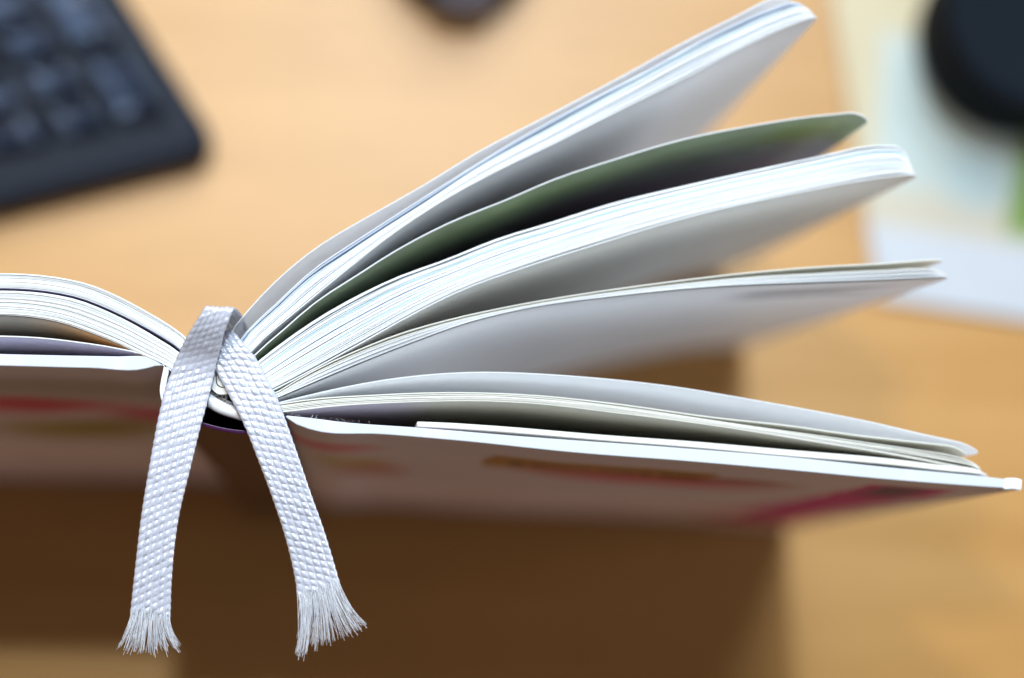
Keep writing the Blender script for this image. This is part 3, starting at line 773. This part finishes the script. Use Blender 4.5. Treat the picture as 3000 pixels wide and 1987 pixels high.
# ------------------------------------------------------------------ magazine and sheet under the cup
e0 = dpt(2028, 692, 0); e1 = dpt(1925, 0, 0); e2 = dpt(2367, 742, 0)
mx_ = (e2-e0); mx_.z = 0; mx_.normalize(); my_ = Vector((-mx_.y, mx_.x, 0))
ra = math.atan2(mx_.y, mx_.x)
mag = thing('magazine', 'pale printed brochure lying on the desk under the round black container', 'brochure', (e0.x, e0.y, 0), rz=ra)
MW, MD = 0.148, 0.200
def leafmesh(name, x0, x1, y0, y1, z0, z1, skew=0.0):
    bm = bmesh.new(); vs = []
    n = 12
    for k in range(n+1):
        x = x0+(x1-x0)*k/n; bulge = 0.0016*math.exp(-((x-x0)/0.012)**2)*0
        for (y, z) in ((y0, z0), (y1, z0), (y1, z1+bulge), (y0, z1+bulge)): vs.append(bm.verts.new((x+skew*y, y, z)))
    for k in range(n):
        for a in range(4): bm.faces.new((vs[k*4+a], vs[k*4+(a+1) % 4], vs[k*4+4+(a+1) % 4], vs[k*4+4+a]))
    bm.faces.new(vs[0:4]); bm.faces.new(vs[-4:])
    bmesh.ops.recalc_face_normals(bm, faces=bm.faces)
    uvl = bm.loops.layers.uv.new('UVMap')
    for f in bm.faces:
        for l in f.loops: l[uvl].uv = (l.vert.co.x, l.vert.co.y)
    me = bpy.data.meshes.new(name); bm.to_mesh(me); bm.free(); return me
ml = mag.matrix_basis if False else (Matrix.Translation((e0.x, e0.y, 0)) @ Matrix.Rotation(ra, 4, 'Z')).inverted()
loc = lambda dx, dy: (ml @ dpt(dx, dy, 0.002))
top_l = loc(1925, 0); sk = top_l.x/top_l.y
CREAM = (0.50, 0.41, 0.25); TEAL = (0.42, 0.48, 0.46); GREEN = (0.13, 0.23, 0.03); WH = (0.45, 0.46, 0.49)
c1 = loc(2160, 270); c2 = loc(2400, 470); c3 = loc(2190, 630)
mp2 = [(loc(2200, 500).x, loc(2200, 485).y, 0.030, 0.0075, 0.0, (0.46, 0.41, 0.32), 0.5, 'rect', 1.0),
       (loc(2190, 280).x+0.002, loc(2190, 270).y, 0.024, 0.0235, 0.03, TEAL, 0.25, 'rect', 1.0),
       (loc(2260, 420).x, loc(2260, 410).y, 0.010, 0.010, 0.03, (0.36, 0.46, 0.48), 0.6, 'ellipse', 0.8),
       (loc(2405, 430).x, loc(2405, 430).y, 0.0085, 0.0170, -0.05, GREEN, 0.25, 'rect', 1.0),
       (0.074, loc(2200, 600).y-0.016, 0.09, 0.0240, 0.0, WH, 0.12, 'rect', 1.0)]
M['mag'] = print_mat('brochure_print', CREAM, mp2, 0.35, 0.4, 0.002, 60, 0.05)
link('cover_leaf', leafmesh('cover_leaf', 0, MW, 0, MD, 0.0018, 0.0021, sk), M['mag'], mag)
for k in range(4):
    link('inner_leaf', leafmesh('inner_leaf', 0.0004*k, MW-0.0005*k, 0.0004*k, MD, 0.0004*k+0.0001, 0.0004*k+0.00035, sk), M['paper'], mag)

# ------------------------------------------------------------------ black cup on the brochure
cc = dpt(2334, 97, 0.0022)
cup = thing('round_container', 'low round black container standing on the pale brochure', 'container', (cc.x, cc.y, 0.0022))
def lathe(name, prof, n=64, cap0=True):
    V = []; Fc = []
    for (r, z) in prof:
        for k in range(n): V.append((r*math.cos(2*math.pi*k/n), r*math.sin(2*math.pi*k/n), z))
    for l in range(len(prof)-1):
        for k in range(n): Fc.append((l*n+k, l*n+(k+1) % n, (l+1)*n+(k+1) % n, (l+1)*n+k))
    Fc.append(tuple(range(n))[::-1]); Fc.append(tuple((len(prof)-1)*n+k for k in range(n)))
    return mesh_from(name, V, Fc, True, 40)
R = 0.0305
link('container_body', lathe('container_body', [(R-0.003, 0), (R-0.0008, 0.0008), (R, 0.003), (R, 0.014), (R-0.0006, 0.0146), (R-0.0006, 0.0154), (R, 0.016), (R, 0.0300), (R-0.0012, 0.0330), (R-0.004, 0.0342), (R-0.006, 0.0338), (0.004, 0.0338)]), M['cup'], cup)
print('pages', page_no, 'objects', len(bpy.data.objects), 'tris', sum(len(o.data.polygons)*2 for o in bpy.data.objects if o.type == 'MESH'))
